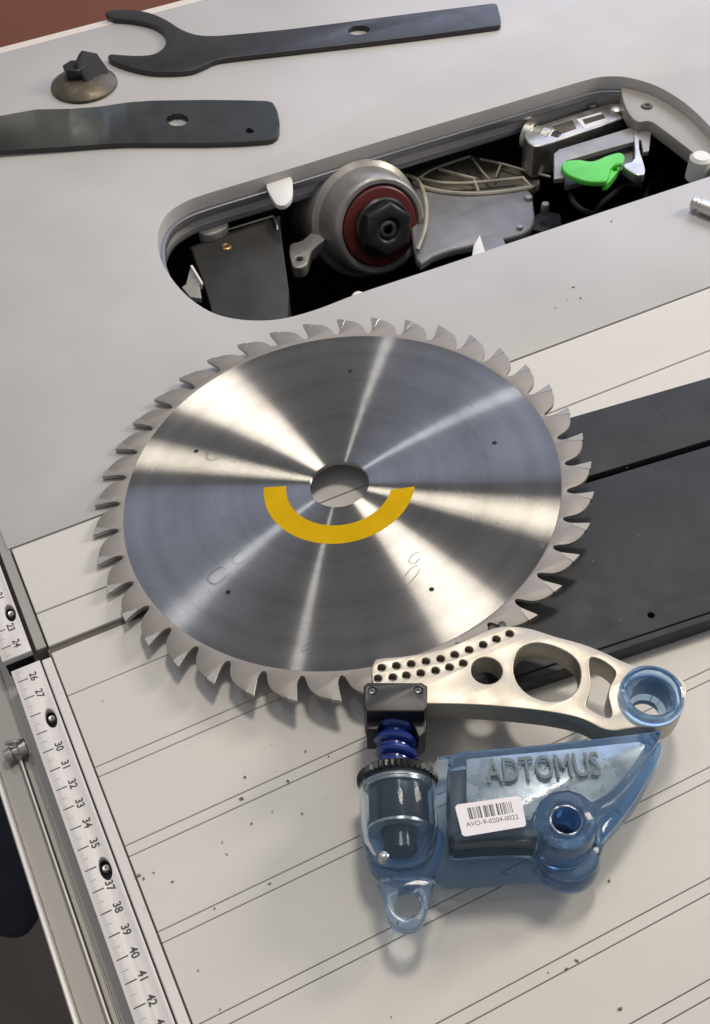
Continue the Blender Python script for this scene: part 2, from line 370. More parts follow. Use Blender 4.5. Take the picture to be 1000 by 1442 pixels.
# rulers
def numbered(par, name, label, x0, x1, y0, y1, z, nums, dx, slots, joined):
    h = [circ((cx, cy), 0.25, 18, 0.54) for cx, cy in slots]
    th = thing(name, label, 'ruler', at((x0, (y0 + y1) / 2, 0)))
    link('ruler_band', prism([Vector((x0, y0, 0)), Vector((x1, y0, 0)), Vector((x1, y1, 0)), Vector((x0, y1, 0))], z - 0.4, z, h, 0.02), M['ruler'], th)
    link('slot_bed', box(x0 + 0.05, x1 - 0.05, y0 + 0.03, y1 - 0.05, z - 1.3, z - 0.45), M['slot_dark'], th)
    for cx, cy in slots:
        s = link('screw_head', lathe([(0, -0.30), (0.05, -0.30), (0.06, -0.20), (0.13, -0.18), (0.16, -0.26), (0.16, -0.45)], 16, at((cx + 0.03, cy + 0.10, z))), M['zinc'], th)
    bars = []
    n = nums[0] - 1
    while n <= nums[1] + 1:
        for k in range(10):
            y = -(n + k / 10 - 34)
            if not (y0 + 0.05 < y < y1 - 0.05): continue
            if k == 0: xa, xb, hw = x0 + 0.14, x0 + 0.62, 0.028
            elif k == 5: xa, xb, hw = x0 + 0.14, x0 + 0.44, 0.020
            else: xa, xb, hw = x0 + 0.14, x0 + 0.32, 0.010
            if any(abs(y - cy) < 0.5 and xb > cx - 0.24 for cx, cy in slots): xb = min(xb, min(cx for cx, cy in slots) - 0.26)
            bars.append((xa, xb, y - hw, y + hw, k))
        n += 1
    bm = bmesh.new()
    for xa, xb, ya, yb, k in bars:
        bm.faces.new([bm.verts.new(q) for q in ((xa, ya, z + 0.004), (xb, ya, z + 0.004), (xb, yb, z + 0.004), (xa, yb, z + 0.004))])
    me = bm2me(bm); me.materials.append(M['print']); me.materials.append(M['faint_print'])
    for f_, b_ in zip(me.polygons, bars): f_.material_index = 0 if b_[4] == 0 else 1
    link('tick_marks', me, M['print'], th, smooth=0)
    for n in range(nums[0], nums[1] + 1):
        y = -(n - 34)
        if any(abs(y - cy) < 0.62 for cx, cy in slots): continue
        link('number', text(str(n), 0.46, at((x0 + 0.86, y, z + 0.004)) @ rotz(-PI / 2), off=0.012), M['print'], th, smooth=0)
    return th
sl_lo = [px(148, 1223)[:2], px(71.5, 1011)[:2]]
numbered(sl, 'ruler', 'white centimetre ruler strip numbered 26 to 43 beside the sliding table', -0.46, 0.90, -28, 8.72, 0.0, (26, 55), 0, [(v[0], v[1]) for v in sl_lo] + [(0.52, -12.4)], True)
p = px(14, 863, Z1 + 0.1)
numbered(fx, 'ruler', 'short end of white ruler numbered 24 at left edge, above a dark gap', -0.66, 0.72, 9.30, 32, Z1 + 0.10, (16, 24), 0, [(p[0], p[1]), (p[0], p[1] + 7)], True)

# side rail
rail = thing('side_rail', 'grey aluminium side rail with bright outer lip running along the ruler', 'rail', at((-2, -5, -1)))
xo = px(108, 1430, -0.9).x
link('rail_web', box(xo + 0.02, -0.52, -30, 40, -2.6, -1.5), M['rail'], rail)
link('outer_lip', box(xo - 0.22, xo, -30, 40, -3.0, -0.9, 0.05), M['lip'], rail)
xr = px(143, 1405, -1.4).x
link('rail_ridge', box(xr - 0.12, xr + 0.12, -30, px(22, 1072, -1.4).y, -1.49, -1.26, 0.08), M['alu'], rail)
link('rail_ridge', box(xr + 0.32, xr + 0.40, -30, 40, -1.49, -1.40, 0.02), M['rail'], rail)
p = px(22, 1058, -1.0)
cl = thing('rail_clamp', 'small shiny metal clamp sitting in the side rail near left edge', 'clamp', at(p))
Mx = frame(p, (1, 0.05, 0))
link('clamp_body', lathe([(0, -0.55), (0.26, -0.5), (0.30, -0.2), (0.22, -0.1), (0.22, 0.1), (0.34, 0.2), (0.34, 0.5), (0, 0.55)], 20, Mx), M['zinc'], cl)
link('clamp_clip', lathe([(0.28, -0.1), (0.44, -0.06), (0.44, 0.06), (0.28, 0.1), (0.28, -0.1)], 20, frame(p + Vector((0.1, 0.35, 0.15)), (0.3, 1, 0.4))), M['zinc'], cl)

# ------------------------------------------------------------------ beyond the table
wd = link('wood_panel', box(-40, 120, YE + 4.5, YE + 120, -24, -20, 0.2), M['wood'], smooth=35, origin=(30, 100, -22))
props(wd, 'reddish brown wooden surface beyond the far table edge at top left', 'wooden panel')
p = px(-6, 1215, -45)
bm = bmesh.new(); bmesh.ops.create_icosphere(bm, subdivisions=4, radius=1)
for v in bm.verts:
    n = math.sin(v.co.x * 5 + 1) * math.sin(v.co.y * 4) * 0.08
    v.co = Vector((v.co.x * 4.2 * (1 + n), v.co.y * 6.3 * (1 + n), max(v.co.z, -0.5) * 4))
me = bm2me(bm); me.transform(at(p))
props(link('dark_bundle', me, M['navy'], origin=p), 'dark navy rounded bundle below the side rail at left edge', 'bundle')

# ------------------------------------------------------------------ things inside the slot
# black dust hood
hd = thing('dust_hood', 'dusty black hood with a small brass screw in left end of slot', 'hood', at(px(340, 370, -4)))
zh = -3.2
top = pxs([(270, 352), (276, 343), (384, 305), (392, 310), (398, 345), (404, 470), (312, 470), (296, 430), (284, 392)], zh)
link('hood_body', prism(cr(top, 2), -11, zh, [], 0.12, 2), M['hood'], hd)
p = px(319, 348, zh)
link('brass_screw', lathe([(0, 0.03), (0.10, 0.03), (0.12, 0.10), (0.26, 0.13), (0.36, 0.08), (0.38, 0)], 20, at(p)), M['brass'], hd)
a, b = px(385, 304, zh + 0.1), px(392, 352, zh + 0.1)
link('hood_flange', tube([px(322, 323, zh + 0.12), a, px(390, 318, zh + 0.1), px(391, 330, zh - 0.2)], 0.07, 8), M['cast'], hd)
q = pxs([(283, 303), (305, 297), (318, 306), (320, 322), (296, 334), (280, 330), (288, 322)], -2.8)
link('milky_cap', prism(cr(q, 3), -3.4, -2.6, [], 0.1, 2), M['clearish'], hd)
q = pxs([(269, 372), (276, 382), (285, 400), (281, 402), (284, 420), (268, 418), (256, 404), (262, 400)], -2.7)
link('side_tab', prism(q, -3.1, -2.7, [], 0.04), M['clearish'], hd)
q = pxs([(268, 374), (271, 373), (286, 398), (284, 400)], -2.55)
link('tab_edge', prism(q, -2.69, -2.55), M['white'], hd)

# arbor head
PC = px(537, 319, -3.6)
AX = Vector((0.004, -0.926, 0.369)).normalized()
MA = frame(PC, AX)
ar = thing('saw_arbor', 'grey cast arbor head with red ring and dark hex nut inside slot', 'saw arbor', MA)
D = (PC - CAM).length; k = D * PC.__sub__(CAM).normalized().dot(FWD) / F      # cm per pixel at that depth
R0 = 70 * k
link('housing', lathe([(0, -7), (R0 * 1.22, -7), (R0 * 1.23, -3.0), (R0 * 1.20, -2.6), (R0 * 1.08, -2.3), (R0 * 1.03, -1.6), (R0 * 1.0, -0.3), (R0 * 0.97, -0.08), (R0 * 0.93, 0.0), (R0 * 0.86, -0.02), (R0 * 0.83, -0.15), (R0 * 0.82, -0.5)], 72), M['cast'], ar, local=True)
link('red_ring', lathe([(R0 * 0.83, -0.5), (R0 * 0.80, -0.12), (R0 * 0.76, -0.02), (R0 * 0.52, 0.0), (R0 * 0.5, -0.1)], 64), M['red'], ar, local=True)
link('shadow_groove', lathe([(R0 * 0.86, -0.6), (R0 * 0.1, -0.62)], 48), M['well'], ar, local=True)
hexp = [Vector((R0 * 0.56 * math.cos(PI / 3 * i + 0.25), R0 * 0.56 * math.sin(PI / 3 * i + 0.25), 0)) for i in range(6)]
nut = link('hex_nut', prism(hexp, -0.2, 1.35, [circ((0, 0), R0 * 0.2, 20)], 0.28, 3), M['knob'], ar, local=True)
link('nut_flange', lathe([(0, 0.05), (R0 * 0.58, 0.05), (R0 * 0.60, 0.35), (R0 * 0.56, 0.5), (R0 * 0.2, 0.5)], 48), M['knob'], ar, local=True)
hx = [Vector((R0 * 0.2 * math.cos(PI / 3 * i), R0 * 0.2 * math.sin(PI / 3 * i), 0)) for i in range(6)]
link('spindle_end', prism([v * 0.95 for v in circ((0, 0), R0 * 0.2, 24)], -0.2, 1.15, [hx and [v * 0.5 for v in hx]], 0.05), M['steel'], ar, local=True)
# ear with a screw on the housing's left
p = px(424, 358, -4.6)
ear = cr(pxs([(408, 345), (426, 338), (452, 316), (462, 332), (440, 352), (432, 372), (420, 377), (411, 372)], -4.4), 3)
e = link('housing_ear', prism(ear, -5.3, -4.4, [circ(px(421, 364, -4.4), 0.26, 16)], 0.08, 2), M['cast'], ar)
link('ear_screw', lathe([(0, -0.25), (0.12, -0.25), (0.14, -0.15), (0.25, -0.15), (0.25, -0.6)], 16, at(px(421, 364, -4.4))), M['steel'], e)

# swing arm casting to the right of the arbor
sw = thing('swing_arm', 'dark grey cast swing arm with pale ribs right of the arbor', 'machine arm', at(px(670, 310, -6)))
web = cr(pxs([(575, 262), (600, 268), (650, 275), (700, 272), (742, 265), (752, 290), (748, 322), (700, 338), (640, 350), (610, 360), (586, 364)], -4.3), 3)
link('arm_web', prism(web, -5.0, -4.3, [], 0.2, 2), M['cast_dark'], sw)
pk = cr(pxs([(570, 262), (585, 242), (620, 228), (665, 218), (715, 232), (760, 250), (745, 266), (700, 272), (650, 274), (605, 268)], -4.8), 3)
link('ribbed_pocket', prism(pk, -5.6, -4.8, [], 0.15, 2), M['olive'], sw)
def rib(pts, r, z=-4.25): link('rib', tube(cr(pxs(pts, z), 5, False), r, 8), M['rib'], sw)
rib([(583, 256), (600, 265), (630, 271), (668, 273), (710, 270), (748, 264)], 0.17)
rib([(590, 251), (620, 257), (655, 258), (700, 254), (738, 250)], 0.12)
rib([(588, 252), (606, 240), (632, 230), (662, 220)], 0.10)
rib([(618, 238), (645, 246), (670, 252)], 0.13)
rib([(668, 254), (674, 270)], 0.10)
rib([(665, 222), (678, 240), (690, 253)], 0.08)
rib([(676, 224), (705, 230), (740, 240), (775, 249)], 0.09)
rib([(705, 232), (698, 250)], 0.08)
rib([(737, 251), (750, 265)], 0.10)
rib([(572, 246), (590, 256), (600, 285), (599, 320), (588, 352)], 0.14, -4.0)
for (u, v, r) in ((744, 280, 0.32), (768, 290, 0.3), (732, 322, 0.22)):
    link('bolt_head', lathe([(0, 0.25), (r * 0.8, 0.22), (r, 0.1), (r, -0.6)], 12, at(px(u, v, -4.3))), M['cast'], sw)
q = pxs([(742, 306), (770, 296), (790, 300), (792, 318), (765, 326), (744, 322)], -5.6)
link('dark_block', prism(q, -7.5, -5.6, [], 0.15), M['well'], sw)
q = pxs([(676, 330), (685, 360), (664, 366), (667, 345)], -3.4)
link('pale_guide', prism(q, -5.5, -3.4, [], 0.05), M['white'], sw)
q = pxs([(676, 332), (705, 328), (716, 352), (684, 362)], -3.8)
link('dark_guide', prism(q, -5.5, -3.8, [], 0.05), M['cast_dark'], sw)

for pts_, z_, r_ in (([(800, 270), (812, 290), (835, 300), (850, 285), (880, 262), (905, 262)], -7, 0.22), ([(880, 320), (905, 290), (915, 262), (940, 240)], -6, 0.16)):
    link('cable', tube(cr(pxs(pts_, z_), 5, False), r_, 8), M['hood'], sw)
link('rear_block', prism(cr(pxs([(600, 226), (660, 208), (735, 196), (740, 226), (690, 222), (640, 234)], -7), 2), -10, -7, [], 0.2, 2), M['hood'], sw)
# riving knife clamp
cp = thing('knife_clamp', 'shiny metal clamp block with a small printed label in slot corner', 'clamp', at(px(815, 180, -3)))
zt = -1.9
blk = pxs([(742, 181), (760, 176), (800, 163), (868, 143), (880, 146), (889, 160), (862, 172), (820, 186), (776, 201), (752, 206), (738, 192)], zt)
link('clamp_block', prism(cr(blk, 2), -4.5, zt, [], 0.12, 2), M['zinc'], cp)
q = pxs([(812, 168), (846, 158), (858, 171), (824, 182)], zt + 0.012)
lb = link('printed_label', prism(q, zt + 0.004, zt + 0.02), M['sticker'], cp)
q = pxs([(820, 168), (849, 160), (853, 166), (824, 175)], zt + 0.03)
link('label_bar', prism(q, zt + 0.0205, zt + 0.03), M['print'], lb)
q = pxs([(778, 178), (806, 169), (812, 180), (790, 188)], zt + 0.03)
link('brown_pad', prism(q, zt + 0.004, zt + 0.05, [], 0.01), M['bronze'], cp)
a = px(750, 186, -2.3); b = px(770, 196, -2.3)
ax = px(790, 200, -2.3) - px(745, 187, -2.3)
for i, (t, r, mt) in enumerate(((0.0, 0.95, 'zinc'), (0.30, 0.8, 'cast'), (0.55, 0.95, 'zinc'), (0.85, 0.80, 'bracket'))):
    c = px(744, 190, -2.6) + ax * t
    link('clamp_collar', lathe([(0, -0.33), (r * 0.9, -0.33), (r, -0.25), (r, 0.25), (r * 0.9, 0.33), (0, 0.33)], 28, frame(c, ax)), M[mt], cp)
link('clamp_boss', lathe([(0, 0.4), (0.35, 0.4), (0.5, 0.3), (0.55, -0.5)], 20, at(px(868, 157, zt))), M['zinc'], cp)
link('clamp_boss', lathe([(0, 0.3), (0.3, 0.3), (0.4, 0.2), (0.42, -0.5)], 20, at(px(833, 150, zt - 0.3))), M['cast'], cp)

# release bracket with green lever
rb = thing('release_bracket', 'grey metal bracket holding a bright green lever inside the slot', 'bracket', at(px(850, 220, -3)))
zb = -1.5
o_ = [(780, 216), (787, 210), (912, 172), (919, 175), (914, 212), (906, 214), (903, 196), (860, 208), (797, 226), (795, 250), (780, 252)]
link('bracket_frame', prism(pxs(o_, zb), zb - 0.4, zb, [], 0.07, 2), M['cast'], rb)
q = pxs([(795, 224), (905, 192), (902, 226), (880, 238), (796, 262)], zb - 0.8)
link('bracket_web', prism(q, zb - 1.2, zb - 0.8, [circ(px(903 - 4, 205, zb - 0.8), 0.3, 14)], 0.05), M['cast_dark'], rb)
q = pxs([(892, 188), (899, 186), (900, 212), (906, 232), (908, 246), (898, 250), (880, 240), (878, 234), (893, 226)], zb - 0.1)
link('bracket_horn', prism(cr(q, 3), zb - 0.6, zb + 0.1, [], 0.08, 2), M['zinc'], rb)
q = pxs([(791, 232), (797, 224), (815, 222), (835, 224), (856, 216), (872, 212), (880, 216), (878, 226), (862, 232), (858, 246), (850, 253), (825, 252), (800, 243)], zb + 0.5)
lv = link('green_lever', prism(cr(q, 4), zb - 0.05, zb + 0.38, [], 0.13, 3), M['lever'], rb)
q = pxs([(860, 228), (876, 222), (872, 236), (858, 254), (850, 256), (852, 246)], zb + 0.2)
link('lever_tail', prism(cr(q, 4), zb - 0.5, zb + 0.1, [circ(px(866, 240, zb), 0.18, 12)], 0.05, 2), M['lever'], lv)

# ------------------------------------------------------------------ loose things on the grey table
def rest(z): return Z1 + 0.003 + z
fw = thing('fork_wrench', 'black open-jawed spanner with a round-holed straight handle at top', 'spanner', at(px(400, 70, 0)))
zf = rest(0.42)
fork = [(148, 17), (162, 13.5), (185, 13), (212, 18), (235, 28), (254, 40), (275, 48), (300, 50), (340, 47), (420, 39), (560, 21), (680, 6), (694, 4.5), (700, 6), (702, 13), (704, 20), (705.5, 28), (705, 34), (699, 36), (685, 38), (560, 54), (420, 70), (340, 79), (305, 84), (287, 92), (268, 99), (240, 101), (210, 100), (182, 94), (162, 87), (152, 81), (156, 76), (172, 77), (195, 78), (215, 76), (228, 69), (234, 58), (231, 46), (220, 37), (203, 31), (180, 27), (158, 25)]
hole = circ(px(505, 42, zf), 0.80, 24, 0.66, -0.3)
link('wrench_body', prism(cr(pxs(fork, zf), 3), rest(0.0), zf, [hole], 0.07, 2), M['black'], fw)

# flat bent bar: lofted so that its left part twists down on edge
bw = thing('flat_wrench', 'dark green-black flat bar spanner with oval hole, twisted towards left edge', 'spanner', at(px(200, 175, 0)))
st = [(-60, 172, 222, 2.0, 0.6), (0, 163, 212, 1.9, 0.5), (50, 154, 209, 1.8, 0.45), (100, 153, 206, 1.6, 0.42), (140, 150, 203, 1.2, 0.40), (180, 144, 201, 0.7, 0.40), (215, 141.5, 201, 0.5, 0.40), (290, 140.5, 201, 0.42, 0.40), (340, 141, 199.5, 0.42, 0.40), (376, 142, 197, 0.42, 0.40), (386, 145, 195, 0.42, 0.40), (391, 158, 190, 0.42, 0.40), (393.5, 170, 182, 0.42, 0.40)]
def lerp_st(u):
    for i in range(len(st) - 1):
        if st[i][0] <= u <= st[i + 1][0]:
            t = (u - st[i][0]) / (st[i + 1][0] - st[i][0])
            return [st[i][k] * (1 - t) + st[i + 1][k] * t for k in range(5)]
bm = bmesh.new(); us = [-60 + 4.0 * i for i in range(112)] + [389, 391, 392.5, 393.5]; us = [u for u in us if u <= 393.5]; nv = 14; grid = []
for u in us:
    _, v0, v1, z0, z1 = lerp_st(u)
    A, B = px(u, v0, rest(z0)), px(u, v1, rest(z1)); row = []
    for k in range(nv + 1):
        t = k / nv; q = A.lerp(B, t); q.z += 0.10 * math.sin(PI * t) * (1 if u < 150 else 0.2)
        row.append(bm.verts.new(q))
    grid.append(row)
def inhole(c):
    for u, v, ru, rv in ((250, 169, 15, 8.5), (352, 184, 5.5, 3.5)):
        P = px(u, v, rest(0.42)); e1 = px(u + ru, v, rest(0.42)) - P; e2 = px(u, v + rv, rest(0.42)) - P
        det = e1.x * e2.y - e1.y * e2.x; dx, dy = c.x - P.x, c.y - P.y
        a_ = (dx * e2.y - dy * e2.x) / det; b_ = (e1.x * dy - e1.y * dx) / det
        if a_ * a_ + b_ * b_ < 1: return True
    return False
for i in range(len(us) - 1):
    for k in range(nv):
        f = (grid[i][k], grid[i + 1][k], grid[i + 1][k + 1], grid[i][k + 1])
        bm.faces.new(f)
bmesh.ops.subdivide_edges(bm, edges=[e for e in bm.edges if any(inhole(v.co) for v in e.verts)], cuts=4, use_grid_fill=True)
bmesh.ops.delete(bm, geom=[f for f in bm.faces if inhole(f.calc_center_median())], context='FACES')
bmesh.ops.recalc_face_normals(bm, faces=bm.faces[:])
if sum(f.normal.z for f in bm.faces) < 0: bmesh.ops.reverse_faces(bm, faces=bm.faces[:])
r = bmesh.ops.extrude_face_region(bm, geom=bm.faces[:])
bmesh.ops.translate(bm, verts=[v for v in r['geom'] if isinstance(v, bmesh.types.BMVert)], vec=(0, 0, -0.36))
link('wrench_body', bm2me(bm), M['green_black'], bw, smooth=40)

# blade flange with its nut, lying on the table
p = px(119, 121, Z1); zr = Z1 + 0.003
fl = thing('blade_flange', 'round worn bronze flange with dark nut, between the two spanners', 'flange', at((p.x, p.y, zr)))
link('flange_disc', lathe([(0, 0.0), (2.35, 0.0), (2.42, 0.08), (2.38, 0.22), (2.1, 0.42), (1.5, 0.66), (0.9, 0.78), (0, 0.8)], 56), M['bronze'], fl, local=True)
hx = [Vector((-0.35 + 0.85 * math.cos(PI / 3 * i + 0.5), 0.35 + 0.85 * math.sin(PI / 3 * i + 0.5), 0)) for i in range(6)]
link('nut', prism(hx, 0.6, 1.55, [], 0.10, 2), M['knob'], fl, local=True)
me = prism([Vector((-1.15, -1.05, 0)), Vector((0.5, -1.35, 0)), Vector((1.25, -0.6, 0)), Vector((1.1, 0.8, 0)), Vector((0.1, 1.35, 0)), Vector((-1.1, 0.6, 0))], -0.9, 0.0, [], 0.24, 3)
me.transform(frame((0.85, 0.0, 1.25), (0.38, -0.62, 0.68), (1, 0.3, 0)))
link('nut_wing', me, M['bracket_dull'], fl, local=True)

# steel pin at the right edge
p = px(975, 285, Z1 + 0.5); q = px(1040, 310, Z1 + 0.5); d = q - p
pn = thing('steel_pin', 'short silvery steel pin lying on grey table at right edge', 'pin', at(p))
Lp = d.length
link('pin_body', lathe([(0, 0), (0.36, 0), (0.44, 0.08), (0.44, 0.35), (0.38, 0.42), (0.38, 0.55), (0.46, 0.62), (0.46, Lp), (0, Lp)], 28, frame(p, d)), M['zinc'], pn)

# ------------------------------------------------------------------ black board under the blade
HB = 1.02
bo = thing('black_board', 'long matt black board with a lengthwise groove under the saw blade', 'board', at(px(900, 740, HB)))
def bl(u, v): return px(u, v, HB)
e0, e1 = bl(860, 571.8), bl(1000, 530.5); f0, f1 = bl(868, 917), bl(1000, 874)
dr = ((e1 - e0).normalized() + (f1 - f0).normalized()).normalized(); nr = Vector((-dr.y, dr.x, 0))
yU = (e0.lerp(e1, 0.5)).dot(nr); yL = (f0.lerp(f1, 0.5)).dot(nr); yG = (bl(836, 672).lerp(bl(1000, 624), 0.5)).dot(nr)
xA = bl(700, 965).dot(dr); xB = xA + 60
def Q(x, y): return dr * x + nr * y
def rect(xa, xb, ya, yb): return [Q(xa, ya), Q(xb, ya), Q(xb, yb), Q(xa, yb)]
zlo = Z1 + 0.004
pin = bl(917, 866)
link('board_slat', prism(rect(xA, xB, yG + 0.18, yU), zlo, HB, [], 0.05, 2), M['board'], bo)
link('board_slat', prism(rect(xA, xB, yL + 0.40, yG - 0.18), zlo, HB, [circ(pin, 0.16, 14)], 0.05, 2), M['board'], bo)
link('board_edge', prism([Q(xA, yL), Q(xA + 10.5, yL), Q(xA + 11, yL + 0.05), Q(xB, yL + 0.05), Q(xB, yL + 0.37), Q(xA, yL + 0.37)], zlo, HB - 0.02, [], 0.06, 2), M['board'], bo)
link('groove_floor', prism(rect(xA + 0.2, xB - 0.2, yL + 0.3, yU - 0.3), zlo + 0.02, HB - 0.6), M['slot_dark'], bo)

# ------------------------------------------------------------------ saw blade
BC = Vector((17.402257, 10.905438, 1.387053 + 0.06)); BN = Vector((-0.06956749, 0.04768606, 0.99643685))
bx = Vector((0.99757172, 0, 0.06964672))
MB = frame(BC - BN * 0.05, BN, bx)              # local z = 0 is the upper face of the plate
sb = thing('saw_blade', 'round steel circular saw blade with yellow printed arc leaning on black board', 'saw blade', MB)
PH = -114.965; NT = 40; PT = 360 / NT; TH = 0.22
prof = [(0, 12.44), (-0.30, 12.12), (-0.55, 11.85), (-0.68, 11.6), (-0.60, 11.42), (-0.30, 11.28), (0.15, 11.22), (0.65, 11.26), (1.05, 11.38), (1.35, 11.52), (1.75, 11.70), (2.35, 11.89), (3.2, 12.06), (4.4, 12.22), (5.9, 12.34), (7.4, 12.41)]
ring = []
for i in range(NT):
    for a, r in prof:
        t = math.radians(PH + i * PT + a); ring.append(Vector((r * math.cos(t), r * math.sin(t), 0)))
RI = 10.98
link('tooth_ring', prism(ring, -TH, 0, [circ((0, 0), RI + 0.003, 240)], 0.008), M['ring'], sb, local=True, smooth=30)
rr = [1.5, 1.53] + [1.53 + (RI - 1.55) * i / 14 for i in range(1, 15)] + [RI]
pf = [(1.5, -TH), (1.5, -0.02)] + [(1.52, 0.0)] + [(r, 0.0) for r in rr[2:]] + [(RI, -TH), (1.5, -TH)]
link('blade_disc', lathe(pf, 240), M['brushed'], sb, local=True, smooth=30)
# carbide tips: one mesh shared by all teeth
bm = bmesh.new()
def pol(a, r): t = math.radians(a); return (r * math.cos(t), r * math.sin(t))
tp = [pol(0.14, 12.545), pol(-0.62, 11.72), pol(-1.25, 11.74), pol(-2.1, 12.43)]
for z in (0.05, -TH - 0.05):
    pass
lo = [bm.verts.new((x, y, -TH - 0.022)) for x, y in tp]; hi = [bm.verts.new((x, y, 0.022)) for x, y in tp]
# slightly narrower at the root
for i in (1, 2): lo[i].co.z += 0.018; hi[i].co.z -= 0.018
bm.faces.new(hi); bm.faces.new(lo[::-1])
for i in range(4): bm.faces.new((lo[i], lo[(i + 1) % 4], hi[(i + 1) % 4], hi[i]))
bmesh.ops.recalc_face_normals(bm, faces=bm.faces[:])
bmesh.ops.bevel(bm, geom=bm.edges[:], offset=0.012, segments=1, profile=0.5, affect='EDGES')
tip = link('carbide_tip', bm2me(bm), M['carbide'], sb, local=True, smooth=20)
tip.matrix_local = rotz(math.radians(PH))
for i in range(1, NT): share(tip, 'carbide_tip', sb, rotz(math.radians(PH + i * PT)))
# yellow half ring (flat print)
def arc_band(r0, r1, a0, a1, z, n=60, shear=None):
    bm = bmesh.new(); prev = None
    for i in range(n + 1):
        t = i / n
        A = math.radians(a0[0] + (a1[0] - a0[0]) * t); B = math.radians(a0[1] + (a1[1] - a0[1]) * t)
        cur = (bm.verts.new((r0 * math.cos(A), r0 * math.sin(A), z)), bm.verts.new((r1 * math.cos(B), r1 * math.sin(B), z)))
        if prev: bm.faces.new((prev[0], prev[1], cur[1], cur[0]))
        prev = cur
    return bm2me(bm)
link('yellow_arc', arc_band(2.68, 3.82, (151.5 - 360, 152 - 360), (-40, -34), 0.004), M['yellow'], sb, local=True, smooth=0)
# small holes and engraved marks
for a in (60.3, 132.2, -155.6, -83.7, -11.8):
    x, y = pol(a, 8.15)
    link('pin_hole', lathe([(0, 0.003), (0.13, 0.003)], 14, at((x, y, 0))), M['hole'], sb, local=True, smooth=0)
def mark(r, a, w, h, rot, full=1.0, name='engraved_mark'):
    x, y = pol(a, r); n = 20; pts = []
    for i in range(n + 1):
        t = 2 * PI * full * i / n
        u, v = w * math.copysign(abs(math.cos(t)) ** 0.7, math.cos(t)), h * math.copysign(abs(math.sin(t)) ** 0.7, math.sin(t))
        c, s_ = math.cos(rot), math.sin(rot)
        pts.append((x + u * c - v * s_, y + u * s_ + v * c))
    bm = bmesh.new(); prev = None
    for i, q in enumerate(pts):
        d = Vector((q[0] - x, q[1] - y, 0)); d = d.normalized() * 0.028
        cur = (bm.verts.new((q[0] - d.x, q[1] - d.y, 0.003)), bm.verts.new((q[0] + d.x, q[1] + d.y, 0.003)))
        if prev: bm.faces.new((prev[0], prev[1], cur[1], cur[0]))
        prev = cur
    link(name, bm2me(bm), M['etch'], sb, local=True, smooth=0)
for (r, a, w, h, rot, fl_) in ((7.17, 131.9, 0.42, 0.30, 0.8, 0.8), (6.38, -164.3, 0.40, 0.30, 0.4, 0.85), (7.8, -163.6, 0.52, 0.36, 0.3, 0.8), (6.9, -86, 0.60, 0.22, 0.5, 0.9), (6.2, -80, 0.35, 0.2, 0.5, 0.8), (7.8, -20.5, 0.10, 0.42, -0.2, 1.0), (5.9, 48.7, 0.26, 0.22, 0.6, 0.8), (2.7, 131, 0.08, 0.30, 0.5, 0.7), (9.7, -124, 0.3, 0.1, 0.3, 0.8)):
    mark(r, a, w, h, rot, fl_)
for i, s_ in enumerate('00'):
    x, y = pol(-52.6 + i * 1.7, 10.75)
    link('engraved_digit', text(s_, 0.42, at((x, y, 0.004)) @ rotz(math.radians(-20))), M['etch'], sb, local=True, smooth=0)

# ------------------------------------------------------------------ brake cartridge
bc = thing('brake_cartridge', 'blue translucent safety cartridge with bare metal arm, beside the saw blade', 'cartridge', at(px(720, 1130, 2)))
# aluminium arm
ZA = 3.05; TA = 1.25
def z7(pts): return [(480 + x / 1.923, 820 + y / 1.923) for x, y in pts]
arm_px = z7([(86, 268), (82, 240), (90, 215), (104, 206), (170, 200), (250, 186), (320, 163), (385, 134), (430, 120), (470, 119), (520, 127), (580, 146), (650, 165), (710, 188), (760, 212), (800, 225), (850, 228), (900, 242), (930, 270), (936, 312), (922, 352), (896, 380), (860, 392), (815, 392), (780, 396), (740, 402), (708, 396), (680, 382), (640, 366), (560, 350), (430, 336), (320, 330), (180, 328), (90, 318)])
def eye(u, v, r, n=20, z=ZA, q=1.0):
    P = px(u, v, z); rr_ = (px(u + r, v, z) - P).length * q
    return circ(P, rr_, n)
lens = z7([(478, 190), (498, 172), (528, 164), (560, 168), (595, 180), (626, 198), (645, 222), (650, 255), (642, 285), (622, 308), (596, 320), (560, 322), (520, 310), (492, 290), (473, 262), (467, 226)])
cut = z7([(674, 208), (688, 204), (716, 216), (742, 238), (742, 256), (728, 282), (724, 310), (734, 350), (728, 366), (706, 360), (676, 344), (664, 330), (674, 300), (678, 270), (674, 240)])
holes = [cr(pxs(lens, ZA), 2), cr(pxs(cut, ZA), 2), eye(*z7([(395, 239)])[0], 22, 24)]
row1 = [(110, 231), (150, 226), (190, 221), (230, 214), (270, 207), (308, 196), (347, 183), (385, 169), (421, 154), (457, 139)]
row2 = [(100, 260), (140, 257), (177, 252), (216, 246), (256, 239), (294, 230), (331, 219)]
dots = [eye(*z7([q])[0], 6.0, 12, ZA, 0.95) for q in row1 + row2]
rc = px(916, 984, ZA)
holes.append(circ(rc, (px(916 + 37, 984, ZA) - rc).length, 28))
pw = link('metal_arm', prism(cr(pxs(arm_px, ZA), 3), ZA - TA, ZA, holes + dots, 0.05, 2), M['pawl'], bc)
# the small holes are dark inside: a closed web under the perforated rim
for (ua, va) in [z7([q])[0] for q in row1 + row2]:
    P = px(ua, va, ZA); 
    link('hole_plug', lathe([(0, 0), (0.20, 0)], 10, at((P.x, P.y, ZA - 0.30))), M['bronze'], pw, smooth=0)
for (ua, va) in z7([(410, 127), (437, 117)]):
    P = px(ua, va, ZA - 0.25)
    link('rim_stud', lathe([(0, 0.12), (0.16, 0.10), (0.19, 0), (0.19, -0.7)], 12, at(P)), M['bracket'], pw)
